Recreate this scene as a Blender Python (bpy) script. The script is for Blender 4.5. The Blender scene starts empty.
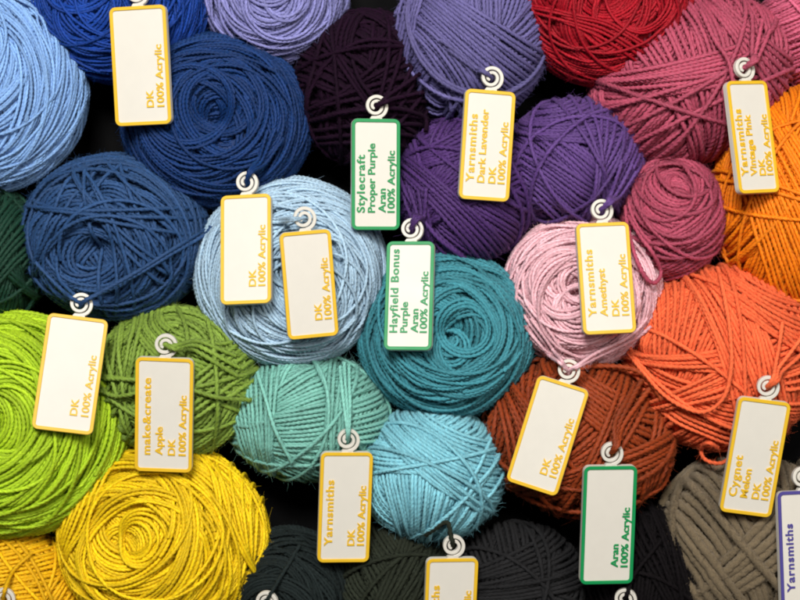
import bpy, math, random
import numpy as np
from mathutils import Matrix, Vector, Euler

# ---------------------------------------------------------------- units
S = 0.0004            # one drawing unit (photo pixel at the reference height) in metres
ZR = 118.0            # reference height
CAMD = 1500.0         # camera distance above the reference height
RAD = math.radians
scn = bpy.context.scene
COL = scn.collection


def unproj(px, py, z):
    k = (ZR + CAMD - z) / CAMD
    return (px - 400.0) * k, (300.0 - py) * k, k


def lin(c):
    c = c / 255.0
    return c / 12.92 if c <= 0.04045 else ((c + 0.055) / 1.055) ** 2.4


def rgb(t, g=1.0):
    c = [lin(v) * g for v in t]
    m = max(1.0, max(c) / 0.9)
    return tuple(v / m for v in c)


def tag(o, label=None, cat=None, group=None, kind=None):
    if label: o['label'] = label
    if cat: o['category'] = cat
    if group: o['group'] = group
    if kind: o['kind'] = kind
    return o


# ---------------------------------------------------------------- materials
def new_mat(name):
    m = bpy.data.materials.new(name)
    m.use_nodes = True
    nt = m.node_tree
    return m, nt, nt.nodes['Principled BSDF']


def yarn_mat(name, col, heather=0.42, rough=0.56, sheen=0.08, bump=0.6, spec=0.3):
    m, nt, b = new_mat(name)
    N, L = nt.nodes, nt.links
    at = N.new('ShaderNodeAttribute'); at.attribute_name = 'fibre'
    mp = N.new('ShaderNodeMapping'); mp.inputs['Scale'].default_value = (1.0, 1.0, 1.0)
    L.new(at.outputs['Vector'], mp.inputs['Vector'])
    nz = N.new('ShaderNodeTexNoise'); nz.inputs['Scale'].default_value = 2.6
    nz.inputs['Detail'].default_value = 3.0; nz.inputs['Roughness'].default_value = 0.65
    L.new(mp.outputs['Vector'], nz.inputs['Vector'])
    rr = N.new('ShaderNodeAttribute'); rr.attribute_name = 'strand_tone'
    # tone = noise*h + strand random*0.3
    r1 = N.new('ShaderNodeMapRange')
    r1.inputs['From Min'].default_value = 0.3; r1.inputs['From Max'].default_value = 0.7
    r1.inputs['To Min'].default_value = 1.0 - heather; r1.inputs['To Max'].default_value = 1.0 + heather
    L.new(nz.outputs['Fac'], r1.inputs['Value'])
    mul = N.new('ShaderNodeMath'); mul.operation = 'MULTIPLY'
    L.new(r1.outputs['Result'], mul.inputs[0]); L.new(rr.outputs['Fac'], mul.inputs[1])
    vm = N.new('ShaderNodeVectorMath'); vm.operation = 'SCALE'
    vm.inputs[0].default_value = col
    L.new(mul.outputs['Value'], vm.inputs['Scale'])
    L.new(vm.outputs['Vector'], b.inputs['Base Color'])
    b.inputs['Roughness'].default_value = rough
    b.inputs['Specular IOR Level'].default_value = spec
    b.inputs['Sheen Weight'].default_value = sheen
    b.inputs['Sheen Roughness'].default_value = 0.45
    b.inputs['Sheen Tint'].default_value = tuple(min(1, c * 0.8 + 0.2) for c in col) + (1,)
    b.inputs['Subsurface Weight'].default_value = 0.3
    b.inputs['Subsurface Radius'].default_value = (1.0, 0.9, 0.8)
    b.inputs['Subsurface Scale'].default_value = 0.0009
    bp = N.new('ShaderNodeBump'); bp.inputs['Strength'].default_value = bump
    bp.inputs['Distance'].default_value = 0.0004
    L.new(nz.outputs['Fac'], bp.inputs['Height'])
    L.new(bp.outputs['Normal'], b.inputs['Normal'])
    return m


def plastic_mat(name, col, rough=0.45, mottled=0.06):
    m, nt, b = new_mat(name)
    N, L = nt.nodes, nt.links
    tc = N.new('ShaderNodeTexCoord')
    nz = N.new('ShaderNodeTexNoise'); nz.inputs['Scale'].default_value = 260
    nz.inputs['Detail'].default_value = 5
    L.new(tc.outputs['Object'], nz.inputs['Vector'])
    r = N.new('ShaderNodeMapRange'); r.inputs['To Min'].default_value = 1 - mottled; r.inputs['To Max'].default_value = 1 + mottled
    L.new(nz.outputs['Fac'], r.inputs['Value'])
    vm = N.new('ShaderNodeVectorMath'); vm.operation = 'SCALE'; vm.inputs[0].default_value = col
    L.new(r.outputs['Result'], vm.inputs['Scale'])
    L.new(vm.outputs['Vector'], b.inputs['Base Color'])
    n2 = N.new('ShaderNodeTexNoise'); n2.inputs['Scale'].default_value = 70; n2.inputs['Detail'].default_value = 4
    L.new(tc.outputs['Object'], n2.inputs['Vector'])
    r2 = N.new('ShaderNodeMapRange'); r2.inputs['To Min'].default_value = rough - 0.14; r2.inputs['To Max'].default_value = rough + 0.16
    L.new(n2.outputs['Fac'], r2.inputs['Value']); L.new(r2.outputs['Result'], b.inputs['Roughness'])
    b.inputs['Specular IOR Level'].default_value = 0.4
    # faint printed layer lines
    wv = N.new('ShaderNodeTexWave'); wv.inputs['Scale'].default_value = 900; wv.inputs['Distortion'].default_value = 0.6
    wv.bands_direction = 'DIAGONAL'
    L.new(tc.outputs['Object'], wv.inputs['Vector'])
    bp = N.new('ShaderNodeBump'); bp.inputs['Strength'].default_value = 0.14; bp.inputs['Distance'].default_value = 0.0002
    L.new(wv.outputs['Fac'], bp.inputs['Height']); L.new(bp.outputs['Normal'], b.inputs['Normal'])
    return m


MW = plastic_mat('cream_plastic', rgb((214, 210, 200)), 0.42, 0.03)
MY = plastic_mat('mustard_plastic', rgb((224, 180, 36)), 0.45)
MG = plastic_mat('green_plastic', rgb((10, 140, 76)), 0.45)
MP = plastic_mat('indigo_plastic', rgb((74, 66, 140)), 0.45)

# ---------------------------------------------------------------- mesh helpers


def np_mesh(name, verts, quads, fibre=None, tone=None, smooth=True):
    me = bpy.data.meshes.new(name)
    verts = np.asarray(verts, np.float32); quads = np.asarray(quads, np.int32)
    me.vertices.add(len(verts)); me.vertices.foreach_set('co', (verts * S).astype(np.float32).ravel())
    nf, k = quads.shape
    me.loops.add(nf * k); me.loops.foreach_set('vertex_index', quads.ravel())
    me.polygons.add(nf)
    me.polygons.foreach_set('loop_start', np.arange(0, nf * k, k, dtype=np.int32))
    me.polygons.foreach_set('use_smooth', np.full(nf, smooth, dtype=bool))
    if fibre is not None:
        a = me.attributes.new('fibre', 'FLOAT_VECTOR', 'POINT')
        a.data.foreach_set('vector', np.asarray(fibre, np.float32).ravel())
        a = me.attributes.new('strand_tone', 'FLOAT', 'POINT')
        a.data.foreach_set('value', np.asarray(tone, np.float32))
    me.update(calc_edges=True)
    me.validate()
    return me


def link(name, me, mat, parent=None):
    o = bpy.data.objects.new(name, me)
    if mat is not None:
        me.materials.clear(); me.materials.append(mat)
    COL.objects.link(o)
    if parent is not None: o.parent = parent
    return o


def smooth1(a, w):
    """moving average of odd width w along axis 0, edge padded"""
    if w < 3 or len(a) < 3: return a
    w = min(w | 1, (len(a) // 2) * 2 - 1)
    if w < 3: return a
    p = w // 2
    b = np.concatenate([np.repeat(a[:1], p, 0), a, np.repeat(a[-1:], p, 0)])
    c = np.cumsum(np.concatenate([np.zeros_like(b[:1]), b]), axis=0)
    return (c[w:] - c[:-w]) / w


class Yarn:
    """collects plied strands: every strand is a tube with lobes that twist along it"""

    def __init__(self, r, nply=3, lobe=0.16, pitch=7.5, rng=None):
        self.r, self.nply, self.lobe, self.pitch = r, nply, lobe, pitch
        self.V, self.Q, self.F, self.T = [], [], [], []
        self.n = 0
        self.rng = rng or np.random.default_rng(1)
        self.paths = []

    def strand(self, P, U, tone=None, rscale=1.0):
        n = len(P)
        if n < 4: return
        rng = self.rng
        r = self.r * rscale
        K = self.nply * 2 if self.nply else 12
        T = np.gradient(P, axis=0)
        seg = np.linalg.norm(T, axis=1) + 1e-9
        T = T / seg[:, None]
        U = U - (U * T).sum(1)[:, None] * T
        U /= (np.linalg.norm(U, axis=1) + 1e-9)[:, None]
        B = np.cross(T, U)
        L = np.concatenate([[0], np.cumsum(np.linalg.norm(np.diff(P, axis=0), axis=1))])
        tw = 2 * math.pi * L / (self.pitch * r) + rng.uniform(0, 6.28)
        th = (2 * math.pi * np.arange(K) / K)[None, :] + tw[:, None]
        lob = np.where(np.arange(K) % 2 == 0, 1 + self.lobe, 1 - self.lobe)[None, :] if self.nply else 1.0
        thick = 1 + 0.06 * np.sin(L / (r * 5.3) + rng.uniform(0, 6.28)) + 0.05 * np.sin(L / (r * 2.1) + rng.uniform(0, 6.28))
        rad = r * lob * thick[:, None]
        if not self.nply:
            rad = rad * np.ones((1, K)) * (1 + rng.normal(0, 0.085, (n, K)) + 0.1 * smooth1(rng.normal(0, 1.0, (n, K)), 5))
        V = P[:, None, :] + rad[..., None] * (np.cos(th)[..., None] * U[:, None, :] * 0.95 + np.sin(th)[..., None] * B[:, None, :])
        ph = (2 * math.pi * np.arange(K) / K)[None, :] + np.zeros((n, 1))
        off = rng.uniform(0, 100)
        F = np.stack([np.cos(ph) * 1.6 + off, np.sin(ph) * 1.6 + off * 0.37, np.repeat((L / r * 0.11)[:, None], K, 1)], -1)
        if not self.nply: F = V * 0.55 + off
        i = np.arange(n - 1)[:, None] * K; k = np.arange(K)[None, :]; k2 = (k + 1) % K
        q = np.stack([i + k, i + k2, i + K + k2, i + K + k], -1).reshape(-1, 4) + self.n
        self.V.append(V.reshape(-1, 3)); self.Q.append(q); self.F.append(F.reshape(-1, 3))
        t = tone if tone is not None else rng.uniform(0.8, 1.18)
        self.T.append(np.full(n * K, t))
        self.n += n * K
        self.paths.append((P, U, B))

    def hairs(self, count, length, width=0.125, up=0.3):
        """loose fibres standing off the strands"""
        rng = self.rng
        if not self.paths: return
        A = np.concatenate([p[0] for p in self.paths]); Un = np.concatenate([p[1] for p in self.paths]); Bn = np.concatenate([p[2] for p in self.paths])
        # favour the outermost strands: later strands lie on top
        idx = (len(A) * (1 - rng.random(count) ** 1.6 * 0.999)).astype(int).clip(0, len(A) - 1)
        good = np.flatnonzero(Un[:, 2] > 0.1)
        idx = good[(idx * (len(good) / len(A))).astype(int).clip(0, len(good) - 1)]
        a = A[idx]; u = Un[idx]; b = Bn[idx]; t = np.cross(u, b)
        ang = rng.uniform(-1.3, 1.3, count)[:, None]
        o = u * np.cos(ang) + b * np.sin(ang)
        st = a + o * self.r * 0.8
        d = o * rng.uniform(0.1, up, count)[:, None] + b * rng.normal(0, 0.35, count)[:, None] + t * rng.normal(0, 1.0, count)[:, None]
        d /= np.linalg.norm(d, axis=1)[:, None]
        bend = rng.normal(0, 0.6, (count, 3)) - u * 0.35
        ln = (length * rng.uniform(0.4, 1.4, count))[:, None]
        M = 4
        s = np.linspace(0, 1, M)
        P = st[:, None, :] + d[:, None, :] * (ln * s[None, :])[..., None] + bend[:, None, :] * (ln * s[None, :] ** 2)[..., None]
        side = np.cross(d, rng.normal(0, 1, (count, 3))); side /= np.linalg.norm(side, axis=1)[:, None]
        s2 = np.cross(d, side)
        w = width * (1 - 0.6 * s)
        rings = []
        for k in range(3):
            an = 2 * math.pi * k / 3
            rings.append(P + (side * math.cos(an) + s2 * math.sin(an))[:, None, :] * w[None, :, None])
        V = np.stack(rings, 2)          # count, M, 3, 3
        base = np.arange(count)[:, None, None] * (M * 3) + np.arange(M - 1)[None, :, None] * 3
        k = np.arange(3)[None, None, :]; k2 = (k + 1) % 3
        q = np.stack([base + k, base + k2, base + 3 + k2, base + 3 + k], -1).reshape(-1, 4) + self.n
        V = V.reshape(-1, 3)
        self.V.append(V); self.Q.append(q); self.F.append(np.zeros_like(V)); self.T.append(np.full(len(V), 1.1)); self.n += len(V)

    def raw(self, V, Q, tone):
        self.V.append(V); self.Q.append(Q + self.n); self.F.append(V * 0.3); self.T.append(np.full(len(V), tone)); self.n += len(V)

    def build(self, name, mat, parent=None):
        me = np_mesh(name, np.concatenate(self.V), np.concatenate(self.Q), np.concatenate(self.F), np.concatenate(self.T))
        return link(name, me, mat, parent)


# ---------------------------------------------------------------- balls of yarn
BALLS = {}


def circle(n, d, z_cut, step):
    """points of the circle {p.n = d} on the unit sphere, kept above z_cut"""
    n = n / np.linalg.norm(n)
    a = np.cross(n, [0.31, 0.52, 0.8]); a /= np.linalg.norm(a)
    b = np.cross(n, a)
    rr = math.sqrt(max(1 - d * d, 0.0004))
    N = max(12, int(2 * math.pi * rr / step))
    t = np.arange(N) / N * 2 * math.pi
    p = d * n + rr * (np.cos(t)[:, None] * a + np.sin(t)[:, None] * b)
    ok = p[:, 2] > z_cut
    if ok.all():
        k = np.random.randint(N)
        p = np.roll(p, k, axis=0); p = np.concatenate([p, p[:6]])
        return p
    if not ok.any(): return None
    first = np.where(~ok)[0][-1]
    p = np.roll(p, -first - 1, axis=0); ok = np.roll(ok, -first - 1)
    m = np.where(~ok)[0]
    st = 0
    best = None
    prev = -1
    for e in list(m) + [N]:
        if best is None or e - prev - 1 > best[1] - best[0]: best = (prev + 1, e)
        prev = e
    return p[best[0]:best[1]]


def ball(key, name_mat, c, r, rz, yr, layers, seed=1, rot=0.0, hole=None, crater=0.0, crater_w=0.35,
         nply=3, lobe=0.15, pitch=7.4, hairs=13000, hair_len=5, hair_up=0.3, hair_w=0.125, z_cut=-0.35, wob=1.0, lift=0.0):
    """c photo centre, r (rx, ry) radii, rz vertical radius, yr strand radius, hole = image offset of the winding axis"""
    rng = np.random.default_rng(seed); np.random.seed(seed)
    zc = rz + lift
    cx, cy, k = unproj(c[0], c[1], zc)
    k *= 1.022
    rx, ry = r[0] * k, r[1] * k
    yr = yr * (0.84 if layers[0][0] == 'swirl' else 0.93)
    Rm = (rx + ry + rz) / 3
    step = 0.62 * yr / Rm
    # winding axis
    if hole is not None:
        ax = np.array([hole[0] / r[0], hole[1] / r[1], 0.0])
        q = min(0.9, ax[0] ** 2 + ax[1] ** 2)
        ax[2] = math.sqrt(1 - q)
        ax /= np.linalg.norm(ax)
    else:
        ax = np.array([0, 0, 1.0])
    e1 = np.cross(ax, [0.0, 1.0, 0.1]); e1 /= np.linalg.norm(e1); e2 = np.cross(ax, e1)
    sp = 2 * yr * 0.86 / Rm
    strands = []       # (dirs, tone)

    def wobble(p, n, amp):
        m = len(p); t = np.arange(m) * step
        f = rng.uniform(0.6, 1.6); g = rng.uniform(2.0, 4.5)
        w = np.sin(f * t + rng.uniform(0, 6.3)) * 0.7 + np.sin(g * t + rng.uniform(0, 6.3)) * 0.3
        p = p + n[None, :] * (w * amp * yr / Rm)[:, None]
        return p / np.linalg.norm(p, axis=1)[:, None]

    for ly in [('rand', 16, 12)] + layers + ([('swirl', 5, 30, 86, 26, 1)] if layers[0][0] == 'swirl' else [('rand', 4, 1)]):
        kind = ly[0]
        if kind == 'rand':
            _, nb, cnt = ly
            for _ in range(nb):
                n = rng.normal(0, 1, 3); n /= np.linalg.norm(n)
                d0 = rng.uniform(-0.5, 0.5)
                for i in range(cnt):
                    d = d0 + (i - cnt / 2) * sp
                    if abs(d) > 0.93: continue
                    p = circle(n, d, z_cut, step)
                    if p is not None and len(p) > 6: strands.append((wobble(p, n, 0.5 * wob), None))
        elif kind == 'swirl':
            # circles about an axis that tilts off the ball's own axis and precesses
            _, total, rmin, rmax, tau, bun = ly[:6]
            az = rng.uniform(0, 6.28); made = 0
            while made < total * 1.6:
                az += rng.uniform(0.5, 2.6)
                rho0 = rmin + (rmax - rmin) * rng.random() ** 0.75
                tt = RAD(tau) * rng.uniform(0.35, 1.0)
                nb = max(1, int(bun * rng.uniform(0.6, 1.4)))
                for i in range(nb):
                    rho = RAD(rho0) + i * sp
                    te = min(tt, max(0.0, rho - RAD(rmin * 0.5)))
                    a2 = az + i * 0.035 * rng.uniform(0.6, 1.4)
                    n = ax * math.cos(te) + (e1 * math.cos(a2) + e2 * math.sin(a2)) * math.sin(te)
                    d = math.cos(rho)
                    if d < -0.5: continue
                    p = circle(n, d, z_cut, step)
                    if p is not None and len(p) > 6: strands.append((wobble(p, n, 1.0 * wob), None))
                    made += 1
        elif kind == 'band':
            # parallel strands laid across the front: direction, offset, count, tilt, fan, spacing
            _, al, s, cnt = ly[:4]
            if cnt > 3: cnt = int(round(cnt * 1.22))
            tilt = ly[4] if len(ly) > 4 else 0; fan = ly[5] if len(ly) > 5 else 0; spc = ly[6] if len(ly) > 6 else 1.0
            tone0 = rng.uniform(0.93, 1.08)
            for i in range(cnt):
                f = (i / (cnt - 1) - 0.5) if cnt > 1 else 0
                a = RAD(al + fan * f + rng.normal(0, 1.0) * wob)
                ss = s + (i - (cnt - 1) / 2) * sp * spc
                if abs(ss) > 0.96: continue
                n0 = np.array([-math.sin(a), math.cos(a), 0.0])
                psi = math.asin(ss); ta = RAD(tilt)
                n = n0 * math.cos(ta) + np.array([0, 0, 1.0]) * math.sin(ta)
                d = math.sin(psi + ta)
                if abs(d) > 0.97: continue
                p = circle(n, d, z_cut, step)
                if p is not None and len(p) > 6:
                    strands.append((wobble(p, n, 0.35 * wob), tone0 * rng.uniform(0.94, 1.06)))
    # lay the strands one after another on a height map so each rests on those below
    cell = 0.62 * yr
    G = int(2 * Rm / cell) + 8
    H = np.zeros((2 * G + 1, 2 * G + 1))
    rr_ = int(math.ceil(yr / cell))
    offs = [(a, b, math.hypot(a, b) * cell) for a in range(-rr_, rr_ + 1) for b in range(-rr_, rr_ + 1)]
    offs = [(a, b, math.sqrt(max(0, yr * yr - dd * dd))) for a, b, dd in offs if dd < yr * 0.98]
    laid = []
    for p, tone in strands:
        f = np.sqrt(2.0 / (1.0 + np.clip(p[:, 2], -0.9, 1)))
        gx = np.rint(p[:, 0] * f * Rm / cell).astype(int) + G
        gy = np.rint(p[:, 1] * f * Rm / cell).astype(int) + G
        hp = np.maximum(H[gx, gy], 0.5 * (H[np.minimum(gx + 1, 2 * G), gy] + H[np.maximum(gx - 1, 0), gy]))
        h = hp.copy()
        for w in (13, 23, 33):
            h = np.maximum(hp - 0.25 * yr, smooth1(h, w))
        h = smooth1(h, 7)
        h = h + 0.5 * yr
        for a, b, top in offs:
            np.maximum.at(H, ((gx + a).clip(0, 2 * G), (gy + b).clip(0, 2 * G)), h + top - 0.15 * yr)
        laid.append([p, h, tone, gx, gy])
    # even out the slow build-up of layers so the ball keeps its overall shape
    w = int(6.5 * yr / cell) | 1
    Wt = (H > 0).astype(float)
    num, den = H.copy(), Wt.copy()
    for _ in range(2):
        num = smooth1(smooth1(num, w).T, w).T
        den = smooth1(smooth1(den, w).T, w).T
    trend = num / np.maximum(den, 1e-3)
    mean = 2.0 * yr
    for q in laid:
        top_here = H[q[3], q[4]]
        vv = top_here - q[1] < 4.2 * yr
        rel = q[1] - trend[q[3], q[4]] * 0.97
        rel = np.where(rel > 0, 1.7 * yr * np.tanh(rel / (1.7 * yr)), rel)
        q[1] = smooth1(rel, 7)
        q.append(vv)
    mean = 0.4 * yr
    shr = np.array([rx, ry, rz]) - mean
    cr, sr = math.cos(RAD(rot)), math.sin(RAD(rot))

    def place(p, h):
        # rot is applied to the ellipsoid only; the strand layout stays in image axes
        q = np.stack([p[:, 0] * cr + p[:, 1] * sr, -p[:, 0] * sr + p[:, 1] * cr, p[:, 2]], 1)
        cosa = (p * ax).sum(1)
        dent = 1.0
        if crater > 0:
            ang = np.arccos(np.clip(cosa, -1, 1))
            dent = 1 - crater * np.exp(-(ang / crater_w) ** 2)
        e = q * shr * (np.ones(len(q)) * dent)[:, None]
        nn = q / shr; nn /= np.linalg.norm(nn, axis=1)[:, None]
        v = e + nn * h[:, None]
        back = lambda w: np.stack([w[:, 0] * cr - w[:, 1] * sr, w[:, 0] * sr + w[:, 1] * cr, w[:, 2]], 1)
        return back(v) + np.array([cx, cy, zc]), back(nn)

    Y = Yarn(yr, nply, lobe, pitch, rng)
    for p, h, tone, gx, gy, vis in laid:
        P, U = place(p, h)
        vis = smooth1(vis.astype(float), 31) > 0.02
        e = np.flatnonzero(np.diff(np.concatenate([[0], vis.astype(int), [0]])))
        for i0, i1 in zip(e[::2], e[1::2]):
            if i1 - i0 > 8: Y.strand(P[i0:i1], U[i0:i1], tone)
    # inner mass of the ball
    nu, nv = 48, 26
    u = np.arange(nu) / nu * 2 * math.pi; v = np.linspace(0.001, math.pi - 0.001, nv)
    sd = np.stack([np.sin(v)[:, None] * np.cos(u)[None], np.sin(v)[:, None] * np.sin(u)[None], np.cos(v)[:, None] * np.ones(nu)[None]], -1).reshape(-1, 3)
    CV, _ = place(sd, np.full(len(sd), -5.0 * yr))
    CV[:, 2] = np.maximum(CV[:, 2], 0.3)
    i = np.arange(nv - 1)[:, None] * nu; j = np.arange(nu)[None]; j2 = (j + 1) % nu
    Q = np.stack([i + j, i + nu + j, i + nu + j2, i + j2], -1).reshape(-1, 4)
    Y.hairs(hairs, hair_len, hair_w, hair_up)
    if nply: Y.hairs(200, 10, 0.085, 0.4)
    Y.raw(CV, Q, 0.9)
    o = Y.build('yarn_ball', name_mat)
    # origin at the ball's base
    base = Vector((cx * S, cy * S, lift * S))
    o.data.transform(Matrix.Translation(-base)); o.location = base
    BALLS[key] = dict(o=o, mat=name_mat, c=np.array([cx, cy, zc]), r=np.array([rx, ry, rz]), rot=RAD(rot), yr=yr, nply=nply, lobe=lobe, pitch=pitch, seed=seed, base=base)
    return o


def top_z(x, y):
    z = 0.0
    for b in BALLS.values():
        dx, dy = x - b['c'][0], y - b['c'][1]
        cr, sr = math.cos(b['rot']), math.sin(b['rot'])
        ex = b['yr'] * 0.8
        q = ((dx * cr + dy * sr) / (b['r'][0] + ex)) ** 2 + ((-dx * sr + dy * cr) / (b['r'][1] + ex)) ** 2
        if q < 1: z = max(z, b['c'][2] + (b['r'][2] + ex) * math.sqrt(1 - q))
    return z


# colours (albedo)
def C(r, g, b, k=1.0): return rgb((r, g, b), k * 0.8)


Y_ = yarn_mat
mats = dict(
    skyblue=Y_('yarn_sky_blue', C(116, 152, 200, 1.7)),
    royal=Y_('yarn_royal_blue', C(8, 54, 136, 1.5)),
    peri=Y_('yarn_periwinkle', C(120, 120, 172, 1.6)),
    navy=Y_('yarn_navy', C(10, 52, 112, 1.1)),
    auber=Y_('yarn_aubergine', C(46, 14, 46, 0.5), sheen=0.04, spec=0.12, rough=0.75),
    dlav=Y_('yarn_dark_lavender', C(94, 88, 138, 1.4)),
    red=Y_('yarn_red', C(150, 6, 26, 1.5), sheen=0.04),
    rose=Y_('yarn_vintage_rose', C(156, 66, 88, 1.6)),
    dusty=Y_('yarn_dusty_pink', C(196, 94, 122, 1.6)),
    orange=Y_('yarn_bright_orange', C(255, 136, 12, 2), sheen=0.04),
    violet=Y_('yarn_violet', C(80, 48, 112, 1.2)),
    violet2=Y_('yarn_violet_light', C(92, 62, 126, 1.3)),
    pink=Y_('yarn_baby_pink', C(250, 196, 206, 1.8)),
    coral=Y_('yarn_coral', C(240, 108, 66, 1.7), sheen=0.04, spec=0.12, rough=0.75),
    denim=Y_('yarn_denim', C(40, 74, 120, 1.25)),
    pale=Y_('yarn_pale_blue', C(152, 178, 198, 1.6)),
    forest=Y_('yarn_forest', C(20, 62, 46, 1.1)),
    teal=Y_('yarn_teal', C(54, 122, 134, 1.6)),
    lime=Y_('yarn_lime', C(152, 182, 30, 1.6), sheen=0.04),
    apple=Y_('yarn_apple', C(118, 144, 56, 1.5)),
    mint=Y_('yarn_mint', C(112, 168, 156, 1.6)),
    aqua=Y_('yarn_aqua', C(118, 178, 192, 1.6)),
    rust=Y_('yarn_rust', C(136, 54, 18, 1.4)),
    yellow=Y_('yarn_yellow', C(255, 213, 14, 2), sheen=0.04),
    amber=Y_('yarn_amber', C(255, 197, 12, 2), sheen=0.04),
    taupe=Y_('yarn_taupe', C(116, 102, 80, 1.3), heather=0.5, sheen=0.5, bump=1.0, rough=0.9, spec=0.15),
    black=Y_('yarn_black', C(26, 20, 24, 0.45), sheen=0.04, spec=0.12, rough=0.75),
    slate=Y_('yarn_slate', C(38, 48, 48, 0.8), sheen=0.04, spec=0.12, rough=0.75),
    olive=Y_('yarn_charcoal', C(52, 58, 46, 0.8), sheen=0.04, spec=0.12, rough=0.75),
    grey=Y_('yarn_grey', C(48, 48, 50, 0.7), sheen=0.04, spec=0.12, rough=0.75),
)
M = mats

# --- row by row
ball('skyblue', M['skyblue'], (-10, 88), (96, 101), 78, 2.0, [('swirl', 150, 14, 85, 12.24, 5), ('swirl', 90, 20, 88, 20.4, 4), ('swirl', 22, 66, 84, 20.4, 3)], 11, hole=(-22, 8), crater=0.25, nply=3)
ball('royal', M['royal'], (121, -6), (89, 86), 76, 1.9, [('swirl', 150, 12, 85, 14.28, 5), ('swirl', 100, 14, 88, 20.4, 4)], 12, hole=(-18, -8), crater=0.38, crater_w=0.3)
ball('peri', M['peri'], (276, -6), (70, 69), 72, 2.1, [('swirl', 110, 10, 85, 10.2, 5), ('swirl', 60, 12, 86, 18.36, 3)], 13, hole=(2, -10), crater=0.2)
ball('navy', M['navy'], (217, 121), (92, 83), 76, 2.2, [('swirl', 130, 12, 85, 12.24, 5), ('swirl', 80, 14, 88, 20.4, 4), ('swirl', 16, 55, 80, 20.4, 3)], 14, rot=-8, hole=(4, -6), crater=0.44, crater_w=0.3, lobe=0.19)
ball('auber', M['auber'], (364, 88), (70, 76), 66, 2.4, [('rand', 12, 9), ('band', 150, 0.1, 8, 0, 10), ('band', 20, -0.1, 5, 0, 30), ('band', 5, -0.45, 6, 0, 16, 2.0), ('band', 125, 0.1, 2), ('band', 60, -0.5, 4, 20, 30, 2)], 15, wob=2.0)
ball('dlav', M['dlav'], (470, 40), (75, 82), 78, 2.3, [('rand', 10, 9), ('band', 100, 0.1, 12, 0, 30), ('band', 60, -0.55, 12, 10, 30), ('band', 40, -0.65, 12, 0, 20), ('band', 95, -0.1, 9, 0, 10), ('band', -38, -0.15, 12, 10, 14), ('band', -50, -0.5, 6, -10, 8), ('band', 75, 0.86, 6, -10, 10)], 16)
ball('red', M['red'], (603, -8), (90, 91), 80, 1.9, [('swirl', 150, 12, 85, 12.24, 5), ('swirl', 100, 14, 88, 20.4, 5), ('band', -22, -0.55, 4, 0, 6)], 17, hole=(4, -22), crater=0.36, crater_w=0.3)
ball('rose', M['rose'], (690, 79), (101, 80), 74, 2.5, [('rand', 9, 9), ('band', 45, -0.35, 22, 0, 20), ('band', 35, -0.75, 10), ('band', 108, 0.1, 12, 0, 24), ('band', 100, -0.3, 10, 10, 14), ('band', 8, 0.0, 6, 14, 12), ('band', 12, -0.18, 3, 8, 8), ('band', 98, -0.74, 7, 10, 10), ('band', -50, 0.52, 5, 10, 12), ('band', 24, -0.42, 1)], 18, rot=24, lobe=0.19)
ball('dusty', M['dusty'], (830, 26), (68, 66), 66, 2.0, [('rand', 8, 8), ('band', 20, 0, 40, 0, 20)], 19)
ball('orange', M['orange'], (806, 200), (92, 111), 78, 2.2, [('rand', 8, 9), ('band', 75, 0.1, 36, 0, 16), ('band', -50, -0.2, 16, 10, 12), ('band', 50, 0.35, 12, 0, 14), ('band', -62, -0.35, 18, 10, 16), ('band', -18, -0.1, 2)], 20, hole=(20, -10))
ball('violet', M['violet'], (464, 191), (68, 73), 72, 2.4, [('rand', 9, 8), ('band', -30, -0.45, 22, 0, 14), ('band', 42, 0.25, 16, 0, 34), ('band', 20, 0.55, 6, 10, 10), ('band', 105, 0.72, 5, 0, 10), ('band', -42, -0.35, 6, 0, 6)], 21, lobe=0.19)
ball('violet2', M['violet2'], (572, 164), (67, 64), 72, 2.3, [('rand', 9, 8), ('band', 15, -0.3, 12, 0, 20), ('band', -45, -0.25, 12, 0, 12), ('band', -40, -0.55, 10, 0, 10), ('band', 8, 0.55, 11, 16, 16), ('band', 70, -0.4, 5, 0, 30), ('band', 108, -0.25, 3, 0, 20), ('band', 62, -0.72, 4, 0, 8)], 22, lobe=0.19)
ball('roseb', M['rose'], (670, 219), (51, 62), 70, 2.5, [('swirl', 60, 10, 80, 6.12, 6), ('swirl', 40, 8, 60, 7.14, 5), ('band', 25, -0.3, 6, 30, 10), ('band', 30, -0.66, 7, 20, 10), ('band', 95, -0.86, 3), ('band', 80, 0.86, 3)], 23, hole=(2, 36), crater=0.15, lobe=0.19)
ball('pink', M['pink'], (582, 290), (75, 73), 74, 2.2, [('swirl', 110, 10, 85, 8.16, 5), ('swirl', 70, 10, 86, 16.32, 4), ('band', -55, -0.8, 4)], 24, hole=(-18, -4), crater=0.28, crater_w=0.3)
ball('denim', M['denim'], (116, 237), (90, 79), 76, 2.5, [('swirl', 150, 18, 88, 8.4, 6), ('swirl', 60, 22, 86, 13.2, 4), ('band', 62, 0.5, 3, 0, 16, 2.5), ('band', -50, 0.12, 3, 10, 8), ('band', -75, 0.12, 2, -20, 6, 2), ('band', -58, 0.5, 2, 0, 20, 3), ('band', 97, 0.15, 1), ('band', -6, 0.22, 3, 6, 12, 1.5)], 25, hole=(-14, -22), crater=0.46, crater_w=0.3, wob=1.0)
ball('pale', M['pale'], (291, 272), (93, 91), 78, 2.1, [('swirl', 130, 14, 85, 12.24, 6), ('swirl', 90, 14, 88, 20.4, 5), ('swirl', 26, 50, 84, 20.4, 4)], 26, hole=(10, -12), crater=0.36, crater_w=0.3, hairs=2400)
ball('forest', M['forest'], (-6, 256), (52, 66), 66, 2.2, [('rand', 8, 8), ('band', 70, 0, 24, 0, 30), ('band', 120, -0.4, 8, 0, 30), ('band', 55, -0.3, 8, 0, 20)], 27)
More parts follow.
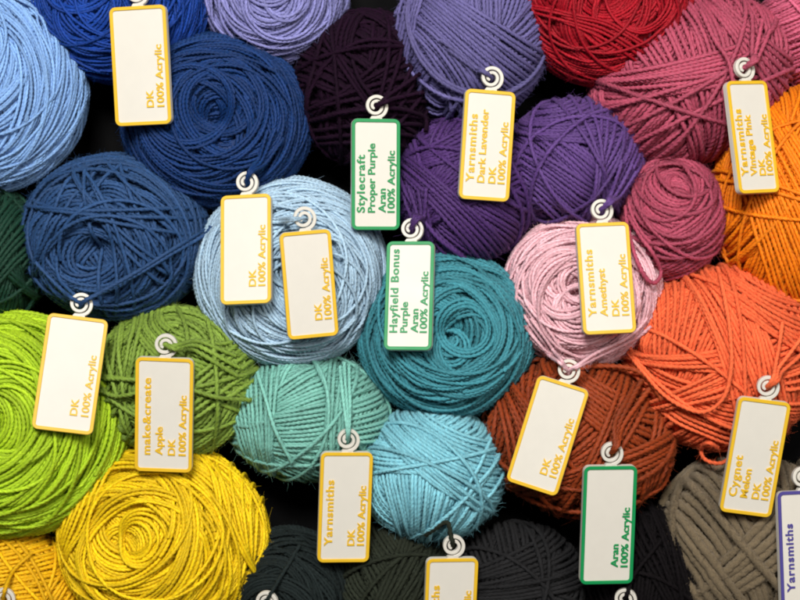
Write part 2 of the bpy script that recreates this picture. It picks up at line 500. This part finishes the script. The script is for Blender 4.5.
ball('teal', M['teal'], (446, 334), (84, 80), 76, 2.4, [('swirl', 130, 8, 85, 8.16, 6), ('swirl', 90, 8, 86, 17.34, 4)], 28, hole=(3, 0), crater=0.4, crater_w=0.3, lobe=0.19)
ball('lime', M['lime'], (12, 424), (113, 108), 84, 2.5, [('swirl', 150, 10, 85, 8.16, 6), ('swirl', 90, 10, 88, 18.36, 5)], 29, hole=(-14, 6), crater=0.36, crater_w=0.3)
ball('apple', M['apple'], (178, 381), (80, 73), 74, 2.5, [('rand', 9, 9), ('band', 70, 0.2, 14, 0, 40), ('band', 20, -0.5, 14, 0, 10), ('band', -30, -0.75, 8), ('swirl', 26, 48, 76, 10.2, 5), ('band', -28, 0.42, 8, 20, 12), ('band', 80, 0.75, 6, 10, 14, 1.6), ('band', 100, 0.6, 2, 0, 8, 2), ('band', -10, 0.0, 2, -12, 6, 1.5), ('band', 40, -0.35, 5, 0, 6, 1.5)], 30, hole=(-8, 4), lobe=0.19, crater=0.12)
ball('mint', M['mint'], (309, 417), (79, 62), 70, 2.2, [('rand', 8, 9), ('band', 40, -0.1, 14, 0, 30), ('band', -25, -0.5, 12, 0, 20), ('band', 75, -0.7, 10, 0, 10), ('band', 28, 0.35, 10, 0, 24), ('band', 8, -0.1, 8, 8, 14, 1.4), ('band', -4, -0.45, 3, 0, 12, 2), ('band', 95, 0.62, 9, 0, 12), ('band', -70, 0.4, 2, 0, 4), ('band', 88, -0.36, 4)], 31)
ball('aqua', M['aqua'], (431, 472), (72, 66), 74, 2.2, [('rand', 8, 9), ('band', 95, 0.3, 12, 0, 20), ('band', 60, -0.5, 10, 0, 20), ('band', 82, 0.0, 10, 0, 16), ('band', 10, 0.5, 14, 10, 10), ('band', -32, 0.35, 14, 10, 12), ('band', 60, -0.62, 3, 0, 10, 3), ('band', -42, 0.1, 3)], 32)
ball('rust', M['rust'], (579, 436), (93, 77), 74, 2.9, [('rand', 8, 8), ('band', 70, 0.6, 14, 0, 30), ('band', 60, 0.1, 12, 0, 20), ('band', 45, 0.05, 10, 0, 20), ('band', -35, 0.45, 8, 16, 16), ('band', -72, -0.55, 8, 0, 24), ('band', 75, -0.8, 4, 0, 10), ('band', 25, -0.4, 5), ('band', 62, -0.2, 4, 0, 8)], 33, rot=-14, lobe=0.19)
ball('coral', M['coral'], (722, 358), (95, 90), 78, 2.4, [('rand', 8, 9), ('band', 35, -0.55, 14, 0, 20), ('band', 65, 0.35, 18, 0, 40), ('band', 105, -0.45, 12, 0, 20), ('band', -20, -0.6, 10, 14, 10), ('band', 20, -0.2, 8, 0, 20), ('band', 8, 0.02, 6, 12, 12), ('band', -68, 0.05, 9, 0, 8), ('band', -78, 0.28, 4, 0, 6), ('band', 112, -0.72, 5, 0, 16), ('band', -32, 0.62, 8, 14, 10)], 34)
ball('yellow', M['yellow'], (165, 539), (103, 92), 78, 2.3, [('swirl', 130, 10, 85, 9.18, 6), ('swirl', 90, 10, 88, 20.4, 5), ('band', 70, 0.82, 5, 0, 10), ('band', 100, -0.8, 5, 0, 20)], 35, hole=(-38, 10), crater=0.3, crater_w=0.3)
ball('amber', M['amber'], (8, 602), (76, 74), 66, 2.1, [('rand', 8, 8), ('band', 6, 0.4, 26, 0, 16), ('band', 62, -0.7, 7, 0, 10)], 36)
ball('taupe', M['taupe'], (744, 545), (86, 88), 68, 4.6, [('rand', 8, 5), ('band', 20, -0.2, 7, 0, 16), ('band', 60, 0.1, 6, 0, 16), ('band', -15, 0.55, 6, 10, 10), ('band', 118, 0.25, 6, 10, 12), ('band', 40, 0.0, 5, 0, 12), ('band', 85, -0.5, 5), ('band', 125, 0.6, 4)], 37, nply=0, hairs=80000, hair_len=2.8, hair_up=1.8, hair_w=0.17)
ball('black', M['black'], (650, 578), (66, 72), 60, 2.4, [('rand', 10, 9), ('band', 75, 0.0, 20, 0, 40), ('band', 110, -0.3, 10, 0, 20)], 38)
ball('slate', M['slate'], (290, 596), (64, 66), 66, 2.3, [('swirl', 80, 10, 85, 10.2, 5), ('swirl', 50, 12, 86, 20.4, 4)], 39, hole=(-10, -6), crater=0.2)
ball('olive', M['olive'], (395, 590), (62, 66), 62, 2.5, [('rand', 9, 8), ('band', -52, 0.2, 14, 0, 20), ('band', 65, -0.3, 10, 0, 20), ('band', 55, 0.0, 8, 0, 20)], 40)
ball('grey', M['grey'], (518, 586), (66, 62), 60, 2.4, [('rand', 9, 8), ('band', 100, 0.1, 16, 0, 30), ('band', 15, 0.3, 10, 0, 20)], 41)

LAB = dict(
    skyblue='large sky blue ball of yarn cut by the left edge, beside the royal blue ball',
    royal='vivid royal blue ball of yarn at the top edge, behind the topmost blank cream tag',
    peri='pale periwinkle ball of yarn cut by the top edge, above the aubergine ball',
    navy='navy blue ball of yarn with a swirled hollow, between royal blue and pale blue balls',
    auber='nearly black aubergine ball of yarn behind the upper green edged tag',
    dlav='greyish dark lavender ball of yarn at the top, left of the red ball',
    red='deep red ball of yarn cut by the top edge, with a swirled hollow',
    rose='large dusky rose ball of yarn with bands wound across it, beside the red ball',
    dusty='light dusty pink ball of yarn cut by the top right corner',
    orange='bright orange ball of yarn cut by the right edge, above the coral ball',
    violet='deep violet ball of yarn left of its lighter twin, just above the teal ball',
    violet2='purple ball of yarn touching the red and baby pink balls, tied to a tag',
    roseb='small dusky rose ball of yarn with a tight spiral end and a loose loop',
    pink='baby pink ball of yarn partly under a yellow edged tag, above the rust ball',
    denim='denim blue ball of yarn with strands crossing its dark hollow, above the lime ball',
    pale='pale grey blue ball of yarn half covered by two yellow edged tags',
    forest='dark forest green ball of yarn cut by the left edge, above the lime ball',
    teal='teal ball of yarn wound in neat circles round a central hollow',
    lime='large lime green ball of yarn cut by the left edge, above the yellow balls',
    apple='apple green ball of yarn with thick loose strands, above the big yellow ball',
    mint='mint green ball of yarn with bands wound several ways, under the pale blue ball',
    aqua='light aqua ball of yarn directly below the teal ball',
    rust='rust brown ball of thick twisted yarn below the baby pink ball',
    coral='coral orange ball of yarn with a loose curl of yarn at its lower edge',
    yellow='large lemon yellow ball of yarn wound in circles, under the apple green ball',
    amber='warm amber yellow ball of yarn in the bottom left corner, under the lime ball',
    taupe='taupe ball of thick fuzzy chenille yarn at bottom right, below the coral ball',
    black='black brown ball of yarn beside the taupe chenille ball, below the rust ball',
    slate='dark slate ball of yarn at the bottom edge, beside the lemon yellow ball',
    olive='charcoal olive ball of yarn at the bottom edge, below the mint and aqua balls',
    grey='dark grey ball of yarn at the bottom edge, beside the black brown ball',
)
for k, b in BALLS.items():
    tag(b['o'], LAB[k], 'yarn ball', 'balls of yarn packed side by side')

# ---------------------------------------------------------------- tags


def rounded_rect(w, h, r, seg=6):
    pts = []
    for cx, cy, a0 in ((w / 2 - r, h / 2 - r, 0), (-w / 2 + r, h / 2 - r, 90), (-w / 2 + r, -h / 2 + r, 180), (w / 2 - r, -h / 2 + r, 270)):
        for i in range(seg + 1):
            a = RAD(a0 + 90 * i / seg)
            pts.append((cx + r * math.cos(a), cy + r * math.sin(a)))
    return pts


def slab(w, h, r, z0, z1, bev=0.6):
    rings = [(0, z0 + bev, -0.0), (0, z1 - bev, 0), (bev * 0.3, z1 - bev * 0.3, 0), (bev, z1, 0)]
    rings = [(bev, z0, 0)] + rings
    V = []; F = []
    n = None
    for ins, z, _ in rings:
        p = rounded_rect(w - 2 * ins, h - 2 * ins, r - ins)
        n = len(p); V += [(x, y, z) for x, y in p]
    for k in range(len(rings) - 1):
        for i in range(n):
            j = (i + 1) % n
            F.append((k * n + i, k * n + j, (k + 1) * n + j, (k + 1) * n + i))
    F.append(tuple(range((len(rings) - 1) * n, len(rings) * n)))
    F.append(tuple(reversed(range(n))))
    return V, F


def ring_frame(w, h, r, wd, z0, z1, bev=0.35):
    prof = [(0, z0), (0, z1 - bev), (bev, z1), (wd - bev, z1), (wd, z1 - bev), (wd, z0)]
    V = []; F = []
    for ins, z in prof:
        p = rounded_rect(w - 2 * ins, h - 2 * ins, max(r - ins, 0.8)); n = len(p)
        V += [(x, y, z) for x, y in p]
    m = len(prof)
    for k in range(m):
        k2 = (k + 1) % m
        for i in range(n):
            j = (i + 1) % n
            F.append((k * n + i, k * n + j, k2 * n + j, k2 * n + i))
    return V, F


def spiral(cx, cy, z0, z1, r_in=3.0, r_out=11.1, turns=1.9, w=3.4, a_end=-85):
    V = []; F = []
    N = 84
    prof = None
    for i in range(N + 1):
        t = i / N
        a = RAD(a_end) + t * 2 * math.pi * turns
        r = r_out + (r_in - r_out) * max(0, t - 0.06) / 0.94
        ww = w * (1 - 0.12 * t)
        if t > 0.97: ww *= 0.75
        b = 0.5
        prof = [(-ww / 2, z0 + b), (-ww / 2, z1 - b), (-ww / 2 + b, z1), (ww / 2 - b, z1), (ww / 2, z1 - b), (ww / 2, z0 + b), (ww / 2 - b, z0), (-ww / 2 + b, z0)]
        for dr, z in prof:
            V.append((cx + (r + dr) * math.cos(a), cy + (r + dr) * math.sin(a), z))
    m = len(prof)
    for i in range(N):
        for k in range(m):
            k2 = (k + 1) % m
            F.append((i * m + k, i * m + k2, (i + 1) * m + k2, (i + 1) * m + k))
    F.append(tuple(range(m))); F.append(tuple(reversed(range(N * m, N * m + m))))
    # neck that joins the spiral to the plate
    o = len(V)
    nk = [(-6.4, -16.5), (6.4, -16.5), (6.0, -11.5), (4.8, -9.6), (-4.2, -9.8), (-5.6, -11.8)]
    V += [(cx + x, cy + y, z0 + 0.25) for x, y in nk] + [(cx + x, cy + y, z1 - 0.25) for x, y in nk]
    q = len(nk)
    F.append(tuple(o + q + i for i in range(q))); F.append(tuple(o + i for i in reversed(range(q))))
    for i in range(q):
        j = (i + 1) % q
        F.append((o + i, o + j, o + q + j, o + q + i))
    return V, F


def pmesh(name, VF, smooth=False):
    V, F = VF
    me = bpy.data.meshes.new(name)
    me.from_pydata([(x * S, y * S, z * S) for x, y, z in V], [], F)
    me.update()
    if smooth:
        me.polygons.foreach_set('use_smooth', np.ones(len(me.polygons), bool))
    return me


_txt_cache = {}


def text_mesh(body, space=1.0):
    """outline of a line of bold lettering, extruded"""
    if (body, space) in _txt_cache: return _txt_cache[(body, space)]
    cu = bpy.data.curves.new('word', 'FONT'); cu.body = body
    cu.size = 1.0; cu.offset = 0.022; cu.extrude = 0.05; cu.resolution_u = 5; cu.space_character = space
    ob = bpy.data.objects.new('word', cu); COL.objects.link(ob)
    dg = bpy.context.evaluated_depsgraph_get(); dg.update()
    me = bpy.data.meshes.new_from_object(ob.evaluated_get(dg))
    n = len(me.vertices); co = np.empty(n * 3, np.float32); me.vertices.foreach_get('co', co); co = co.reshape(-1, 3)
    faces = [tuple(p.vertices) for p in me.polygons]
    bpy.data.objects.remove(ob); bpy.data.curves.remove(cu); bpy.data.meshes.remove(me)
    _txt_cache[(body, space)] = (co, faces)
    return co, faces


def span(co, i=0): return float(co[:, i].max() - co[:, i].min())


CAP = span(text_mesh('D')[0], 1)


THK = 6.5
capref = None


def yarn_tag(label, top, bot, w, lines, mat, slope=(None, None), zadd=0.0, hook_px=None, max_slope=0.16):
    """top / bot: photo points at the middle of the plate's top and bottom edge"""
    z = 150.0
    for it in range(3):
        tx, ty, k = unproj(top[0], top[1], z); bx, by, _ = unproj(bot[0], bot[1], z)
        V = np.array([tx - bx, ty - by]); h = np.linalg.norm(V); V /= h
        U = np.array([V[1], -V[0]])
        W = w * k
        cen = np.array([(tx + bx) / 2, (ty + by) / 2])
        us = np.linspace(-W / 2, W / 2, 7); vs = np.linspace(-h / 2, h / 2 + 24, 15)
        pts = []
        for u in us:
            for v in vs:
                if v > h / 2 and abs(u) > 12: continue
                p = cen + u * U + v * V
                pts.append((u, v, top_z(p[0], p[1])))
        pts = np.array(pts)
        best = None
        gb = [slope[0]] if slope[0] is not None else np.linspace(-max_slope, max_slope, 13)
        gc = [slope[1]] if slope[1] is not None else np.linspace(-max_slope, max_slope, 13)
        for b in gb:
            for c in gc:
                a = (pts[:, 2] - b * pts[:, 0] - c * pts[:, 1]).max()
                sc = a + 6 * (b * b + c * c)
                if best is None or sc < best[0]: best = (sc, a, b, c)
        _, a, b, c = best
        z = a + 2.0 + zadd + THK
    z0 = a + 0.6 + zadd
    u3 = np.array([U[0], U[1], b]); v3 = np.array([V[0], V[1], c])
    hh = h * np.linalg.norm(v3); ww = W * np.linalg.norm(u3)
    u3 /= np.linalg.norm(u3); v3 -= u3 * (u3 @ v3); v3 /= np.linalg.norm(v3); n3 = np.cross(u3, v3)
    root = bpy.data.objects.new('yarn_tag', None); COL.objects.link(root)
    root.empty_display_size = 0.01
    mw = Matrix(((u3[0], v3[0], n3[0], cen[0] * S), (u3[1], v3[1], n3[1], cen[1] * S), (u3[2], v3[2], n3[2], z0 * S), (0, 0, 0, 1)))
    root.matrix_world = mw
    tag(root, label, 'yarn tag', 'printed tags clipped to the yarn ends')
    link('plate', pmesh('plate', slab(ww, hh, 6.2, 0, THK, 0.5)), MW, root)
    link('border', pmesh('border', ring_frame(ww - 0.3, hh - 0.3, 6.0, 3.4, THK - 0.6, THK + 1.15)), mat, root)
    # hook
    hv = hh / 2 + 12.4
    link('spiral_hook', pmesh('spiral_hook', spiral(0, hv, THK * 0.25, THK * 0.25 + 5.2)), MW, root)
    # lettering, read from the bottom edge upwards
    for body, fx, big in lines:
        cap = (8.1 if big else 7.3) * k
        sy = cap / CAP
        length = (68.0 if big else 62.0) * k
        ref = 'Yarnsmiths' if big else '100% Acrylic'
        space = round(max(0.95, min(1.3, (length / (sy * 1.2)) / span(text_mesh(ref)[0]))), 3)
        co, faces = text_mesh(body, space)
        sx = length / span(text_mesh(ref, space)[0])
        x0 = co[:, 0].min()
        if span(co) * sx > hh - 25: sx = (hh - 25) / span(co)
        vv = -hh / 2 + 17.5 * k + (co[:, 0] - x0) * sx
        uu = -ww / 2 + fx * ww - co[:, 1] * sy
        zz = np.where(co[:, 2] > 0, THK + 1.1, THK - 0.4)
        link('lettering', pmesh('lettering', (list(zip(uu, vv, zz)), faces)), mat, root)
    hook = np.array([cen[0], cen[1], z0]) + v3 * hv
    return dict(root=root, hook=hook, n=n3)


DK = [('DK', 0.70, 0), ('100% Acrylic', 0.885, 0)]


def full(a, b, wt='DK'):
    return [(a, 0.27, 1), (b, 0.48, 0), (wt, 0.70, 0), ('100% Acrylic', 0.885, 0)]


T = {}
T['royal'] = yarn_tag('yellow edged tag with two short lines, over the royal blue ball at the top', (139.5, 6), (143, 124), 58, DK, MY)
T['navy'] = yarn_tag('yellow edged tag hanging from the navy ball, left one of two over pale blue ball', (244.5, 195), (249, 305), 51.5, DK, MY)
T['pale'] = yarn_tag('yellow edged tag hooked to the pale blue ball, right one of two over it', (303, 230.5), (313, 337), 51, DK, MY, zadd=1)
T['auber'] = yarn_tag('green edged cream tag with dark green lettering, hanging from the aubergine ball', (374.5, 118.5), (375, 229.5), 48.5, full('Stylecraft', 'Proper Purple', 'Aran'), MG)
T['violet'] = yarn_tag('green edged cream tag over the left part of the teal ball', (410.5, 242), (410, 351), 48, full('Hayfield Bonus', 'Purple', 'Aran'), MG)
T['dlav'] = yarn_tag('yellow edged tag reading Dark Lavender, lying between the two purple balls', (489.5, 90), (483, 200), 51, full('Yarnsmiths', 'Dark Lavender'), MY)
T['rose'] = yarn_tag('yellow edged tag reading Vintage Pink, its thick left side showing', (746.5, 80.5), (755, 194), 45, full('Yarnsmiths', 'Vintage Pink'), MY, slope=(-0.42, None))
T['violet2'] = yarn_tag('yellow edged tag reading Amethyst, lying on the baby pink ball', (603, 223), (608, 334.5), 54, full('Yarnsmiths', 'Amethyst'), MY)
T['pink'] = yarn_tag('strongly slanted yellow edged tag with two short lines, on the rust ball', (565.5, 382.5), (532, 489), 53, DK, MY)
T['rust'] = yarn_tag('green edged tag below the rust ball, over the black brown ball', (608, 464), (608, 585), 54, [('Aran', 0.70, 0), ('100% Acrylic', 0.885, 0)], MG)
T['coral'] = yarn_tag('yellow edged tag reading Melon, lying below the coral ball on the taupe chenille ball', (763, 398), (747.5, 515), 53, full('Cygnet', 'Melon'), MY, zadd=4)
T['taupe'] = yarn_tag('indigo edged white tag cut by the right edge beside the taupe chenille ball', (803, 491), (806, 609), 54, [('Yarnsmiths', 0.27, 1)], MP)
T['denim'] = yarn_tag('yellow edged tag with two short lines, slanting over the lime green ball', (76.5, 317.5), (61, 432), 59.5, DK, MY)
T['apple'] = yarn_tag('yellow edged tag reading Apple, on the apple green ball', (166, 356.5), (161.5, 472), 58, full('make&create', 'Apple'), MY)
T['mint'] = yarn_tag('yellow edged tag hanging from the mint green ball', (345, 450.5), (343, 563), 52, [('Yarnsmiths', 0.27, 1)] + DK, MY)
T['olive'] = yarn_tag('yellow edged tag at the bottom edge between the charcoal olive and dark grey balls', (450, 556), (448.5, 668), 52, [('Yarnsmiths', 0.27, 1), ('Blue', 0.48, 0)] + DK, MY)
T['slate'] = yarn_tag('tag of which only the white spiral hook shows, on the dark slate ball', (269, 612), (268, 724), 52, DK, MY)
T['black'] = yarn_tag('tag of which only the white spiral hook shows, on the black brown ball', (626, 609), (626, 720), 52, DK, MG)
T['amber'] = yarn_tag('tag of which only the white spiral hook shows, on the amber yellow ball', (3, 609), (2, 720), 52, DK, MY)

# ---------------------------------------------------------------- loose yarn ends


def catmull(P, n=14):
    P = np.asarray(P, float); P = np.concatenate([[2 * P[0] - P[1]], P, [2 * P[-1] - P[-2]]])
    out = []
    for i in range(1, len(P) - 2):
        for t in np.linspace(0, 1, n, endpoint=False):
            a, b, c, d = P[i - 1], P[i], P[i + 1], P[i + 2]
            out.append(0.5 * ((2 * b) + (c - a) * t + (2 * a - 5 * b + 4 * c - d) * t * t + (3 * b - a - 3 * c + d) * t ** 3))
    out.append(P[-2])
    return np.array(out)


def tails(key, runs, hook=None):
    b = BALLS[key]
    rng = np.random.default_rng(b['seed'] + 500)
    Y = Yarn(b['yr'], b['nply'], b['lobe'], b['pitch'], rng)
    for run in runs:
        pts = []
        use_hook = run[0] == 'hook'
        body = run[1:] if use_hook else run
        for q in body:
            dz = q[2] if len(q) > 2 else 0
            x, y, _ = unproj(q[0], q[1], 150)
            for _ in range(2):
                zt = top_z(x, y) + b['yr'] * 1.1 + dz
                x, y, _ = unproj(q[0], q[1], zt)
            pts.append((x, y, zt))
        if use_hook:
            hk = T[hook or key]; h = hk['hook']; n = hk['n']
            d = np.array(pts[0]) - h; d[2] = 0; d /= np.linalg.norm(d)
            j = rng.uniform(-0.7, 0.7, 2)
            pts = [h - d * 2.5 - n * 3 + np.array([j[0], j[1], 0]), h - d * 0.5 + n * 3.5 + np.array([j[0], j[1], 0]), h + d * 6 + n * (7.6 + b['yr']), h + d * 13 + n * (7.2 + b['yr'])] + pts
        P = catmull(pts)
        # keep the strand above the wool beneath
        L = np.concatenate([[0], np.cumsum(np.linalg.norm(np.diff(P, axis=0), axis=1))])
        m = max(8, int(L[-1] / (0.62 * b['yr'])))
        s = np.linspace(0, L[-1], m)
        P = np.stack([np.interp(s, L, P[:, i]) for i in range(3)], 1)
        if True:
            zt = np.array([top_z(p[0], p[1]) for p in P]) + b['yr'] * 0.9
            st = int(26 / (0.62 * b['yr'])) if use_hook else 0
            zz = np.maximum(P[:, 2], zt)
            zz = np.maximum(smooth1(zz, 5), zt)
            P[st:, 2] = zz[st:]
        P = smooth1(P, 3)
        Y.strand(P, np.tile(np.array([0.0, 0.0, 1.0]), (len(P), 1)) + 1e-3)
    Y.hairs(60 * len(runs), 6)
    o = Y.build('yarn_tail', b['mat'], None)
    o.data.transform(Matrix.Translation(-b['base']))
    o.parent = b['o']


tails('navy', [('hook', (262, 160), (276, 128, -3)), ('hook', (259, 158), (268, 130, -3)), ('hook', (266, 163), (284, 138, -3))])
tails('denim', [('hook', (140, 273), (203, 236, 1), (212, 226, -8)), ('hook', (140, 270), (200, 233, 1), (208, 222, -8)), ('hook', (62, 290), (36, 262, -4))])
tails('pale', [('hook', (280, 219, 3), (262, 219, 2), (244, 224, -5)), ('hook', (280, 222, 3), (260, 223, 2), (244, 228, -5))])
tails('auber', [('hook', (398, 98), (424, 92, -6)), ('hook', (392, 93), (420, 74, -6)), [(352, 60, -4), (360, 80, 2), (372, 96, 4), (380, 108, -4)], [(322, 118, -2), (345, 112, 3), (392, 108, 3), (424, 118, 0), (426, 132, 0)]])
tails('dlav', [('hook', (474, 66), (440, 40, -3)), ('hook', (476, 70), (448, 50, -3))])
tails('violet', [('hook', (421, 214), (418, 190, -3)), ('hook', (424, 216), (426, 188, -3)), ('hook', (417, 214), (408, 186, -2))])
tails('violet2', [('hook', (616, 194), (632, 164, -3)), ('hook', (620, 196), (636, 172, -4)), ('hook', (611, 194), (622, 160, -3))])
tails('rose', [('hook', (755, 54), (762, 20, -2)), ('hook', (758, 58), (770, 30, -2)), ('hook', (752, 52), (752, 15, -2)), [(733, 82, 4), (728, 60, 3), (715, 40, 1), (700, 10, -2)]])
tails('roseb', [[(624, 206, -8), (630, 236, 5), (636, 258, 6), (646, 278, 7), (655, 283, 8), (661, 272, 8), (652, 252, 6), (640, 236, 4), (628, 215, -4)]])
tails('pink', [('hook', (548, 354, 2), (524, 326, -4)), ('hook', (553, 350, 2), (530, 318, -4)), ('hook', (600, 356, 3), (636, 338, -2), (650, 326, -8)), ('hook', (598, 352, 3), (630, 336, -2), (646, 318, -8))])
tails('coral', [('hook', (780, 366), (806, 330, -2)), ('hook', (776, 362), (782, 322, -2)), ('hook', (784, 370), (812, 344, -2)),
                [(628, 352, 0), (645, 374, 2), (668, 398, 2), (700, 412, 4), (722, 400, 4), (731, 370, 3), (730, 330, 3), (722, 285, 0), (716, 268, -8)],
                [(735, 432, -14), (734, 452, -4), (722, 463, 3), (706, 460, 6), (701, 450, 6), (708, 443, 6), (718, 448, 4)]])
tails('rust', [('hook', (620, 422), (642, 380, -3)), ('hook', (624, 424), (650, 388, -3)), ('hook', (616, 420), (634, 384, -3)),
               [(565, 372, 0), (600, 366, 3), (640, 372, 2), (662, 400, -3)]])
tails('apple', [('hook', (200, 342), (236, 356, -3)), ('hook', (200, 347), (240, 368, -3)), ('hook', (196, 351), (238, 376, -3)),
                [(100, 390, -8), (115, 396, 1), (132, 394, 2), (150, 388, -2)], [(192, 390, 0), (220, 398, 3), (252, 400, -4)]])
tails('mint', [('hook', (347, 405), (344, 362, -3)), ('hook', (350, 405), (349, 364, -3)), ('hook', (344, 405), (340, 366, -3)),
               [(258, 372, -4), (266, 400, 2), (276, 432, 3), (292, 462, -3)]])
tails('slate', [('hook', (282, 575), (300, 545, -4))])
tails('black', [('hook', (634, 575, 4), (660, 540, -4))])
tails('amber', [('hook', (14, 570), (30, 555, -4))])
tails('olive', [('hook', (446, 522), (425, 535, -4))])
tails('royal', [('hook', (146, -22), (150, -40, -4))])
tails('taupe', [('hook', (800, 462), (806, 476, -14))])

# ---------------------------------------------------------------- surface under the balls
def floor():
    m, nt, b = new_mat('dark_board')
    N, L = nt.nodes, nt.links
    tc = N.new('ShaderNodeTexCoord'); nz = N.new('ShaderNodeTexNoise'); nz.inputs['Scale'].default_value = 90
    L.new(tc.outputs['Object'], nz.inputs['Vector'])
    cr = N.new('ShaderNodeValToRGB')
    cr.color_ramp.elements[0].color = (0.003, 0.003, 0.0035, 1); cr.color_ramp.elements[1].color = (0.007, 0.007, 0.007, 1)
    L.new(nz.outputs['Fac'], cr.inputs['Fac']); L.new(cr.outputs['Color'], b.inputs['Base Color'])
    b.inputs['Roughness'].default_value = 1.0; b.inputs['Specular IOR Level'].default_value = 0.05
    me = pmesh('ground', ([(-1500, -1500, 0), (1500, -1500, 0), (1500, 1500, 0), (-1500, 1500, 0)], [(0, 1, 2, 3)]))
    o = link('ground', me, m); tag(o, kind='structure')


floor()

# ---------------------------------------------------------------- light
w = bpy.data.worlds.new('World'); scn.world = w; w.use_nodes = True
bg = w.node_tree.nodes['Background']; bg.inputs['Color'].default_value = (1.0, 0.97, 0.93, 1); bg.inputs['Strength'].default_value = 0.05


def area(name, loc, size, power, col):
    l = bpy.data.lights.new(name, 'AREA'); l.shape = 'DISK'; l.size = size * S; l.energy = power; l.color = col
    o = bpy.data.objects.new(name, l); COL.objects.link(o)
    o.location = Vector(loc) * S
    d = Vector((0, 0, 80 * S)) - o.location
    o.rotation_euler = d.to_track_quat('-Z', 'Y').to_euler()
    return o


area('ceiling_lamp', (-200, 950, 2100), 620, 9.3, (1.0, 0.975, 0.935))
area('room_lamp', (900, 500, 2300), 700, 3.0, (1.0, 0.93, 0.84))

# ---------------------------------------------------------------- camera
cd = bpy.data.cameras.new('camera'); cam = bpy.data.objects.new('camera', cd); COL.objects.link(cam)
cam.location = (0, 0, (ZR + CAMD) * S)
cd.sensor_width = 36; cd.lens = 36 * CAMD / 800.0
cd.clip_start = 0.01; cd.clip_end = 10
scn.camera = cam
scn.cycles.filter_width = 1.9
vs = scn.view_settings
vs.view_transform = 'Standard'; vs.look = 'None'; vs.exposure = 0; vs.gamma = 1; vs.use_curve_mapping = False
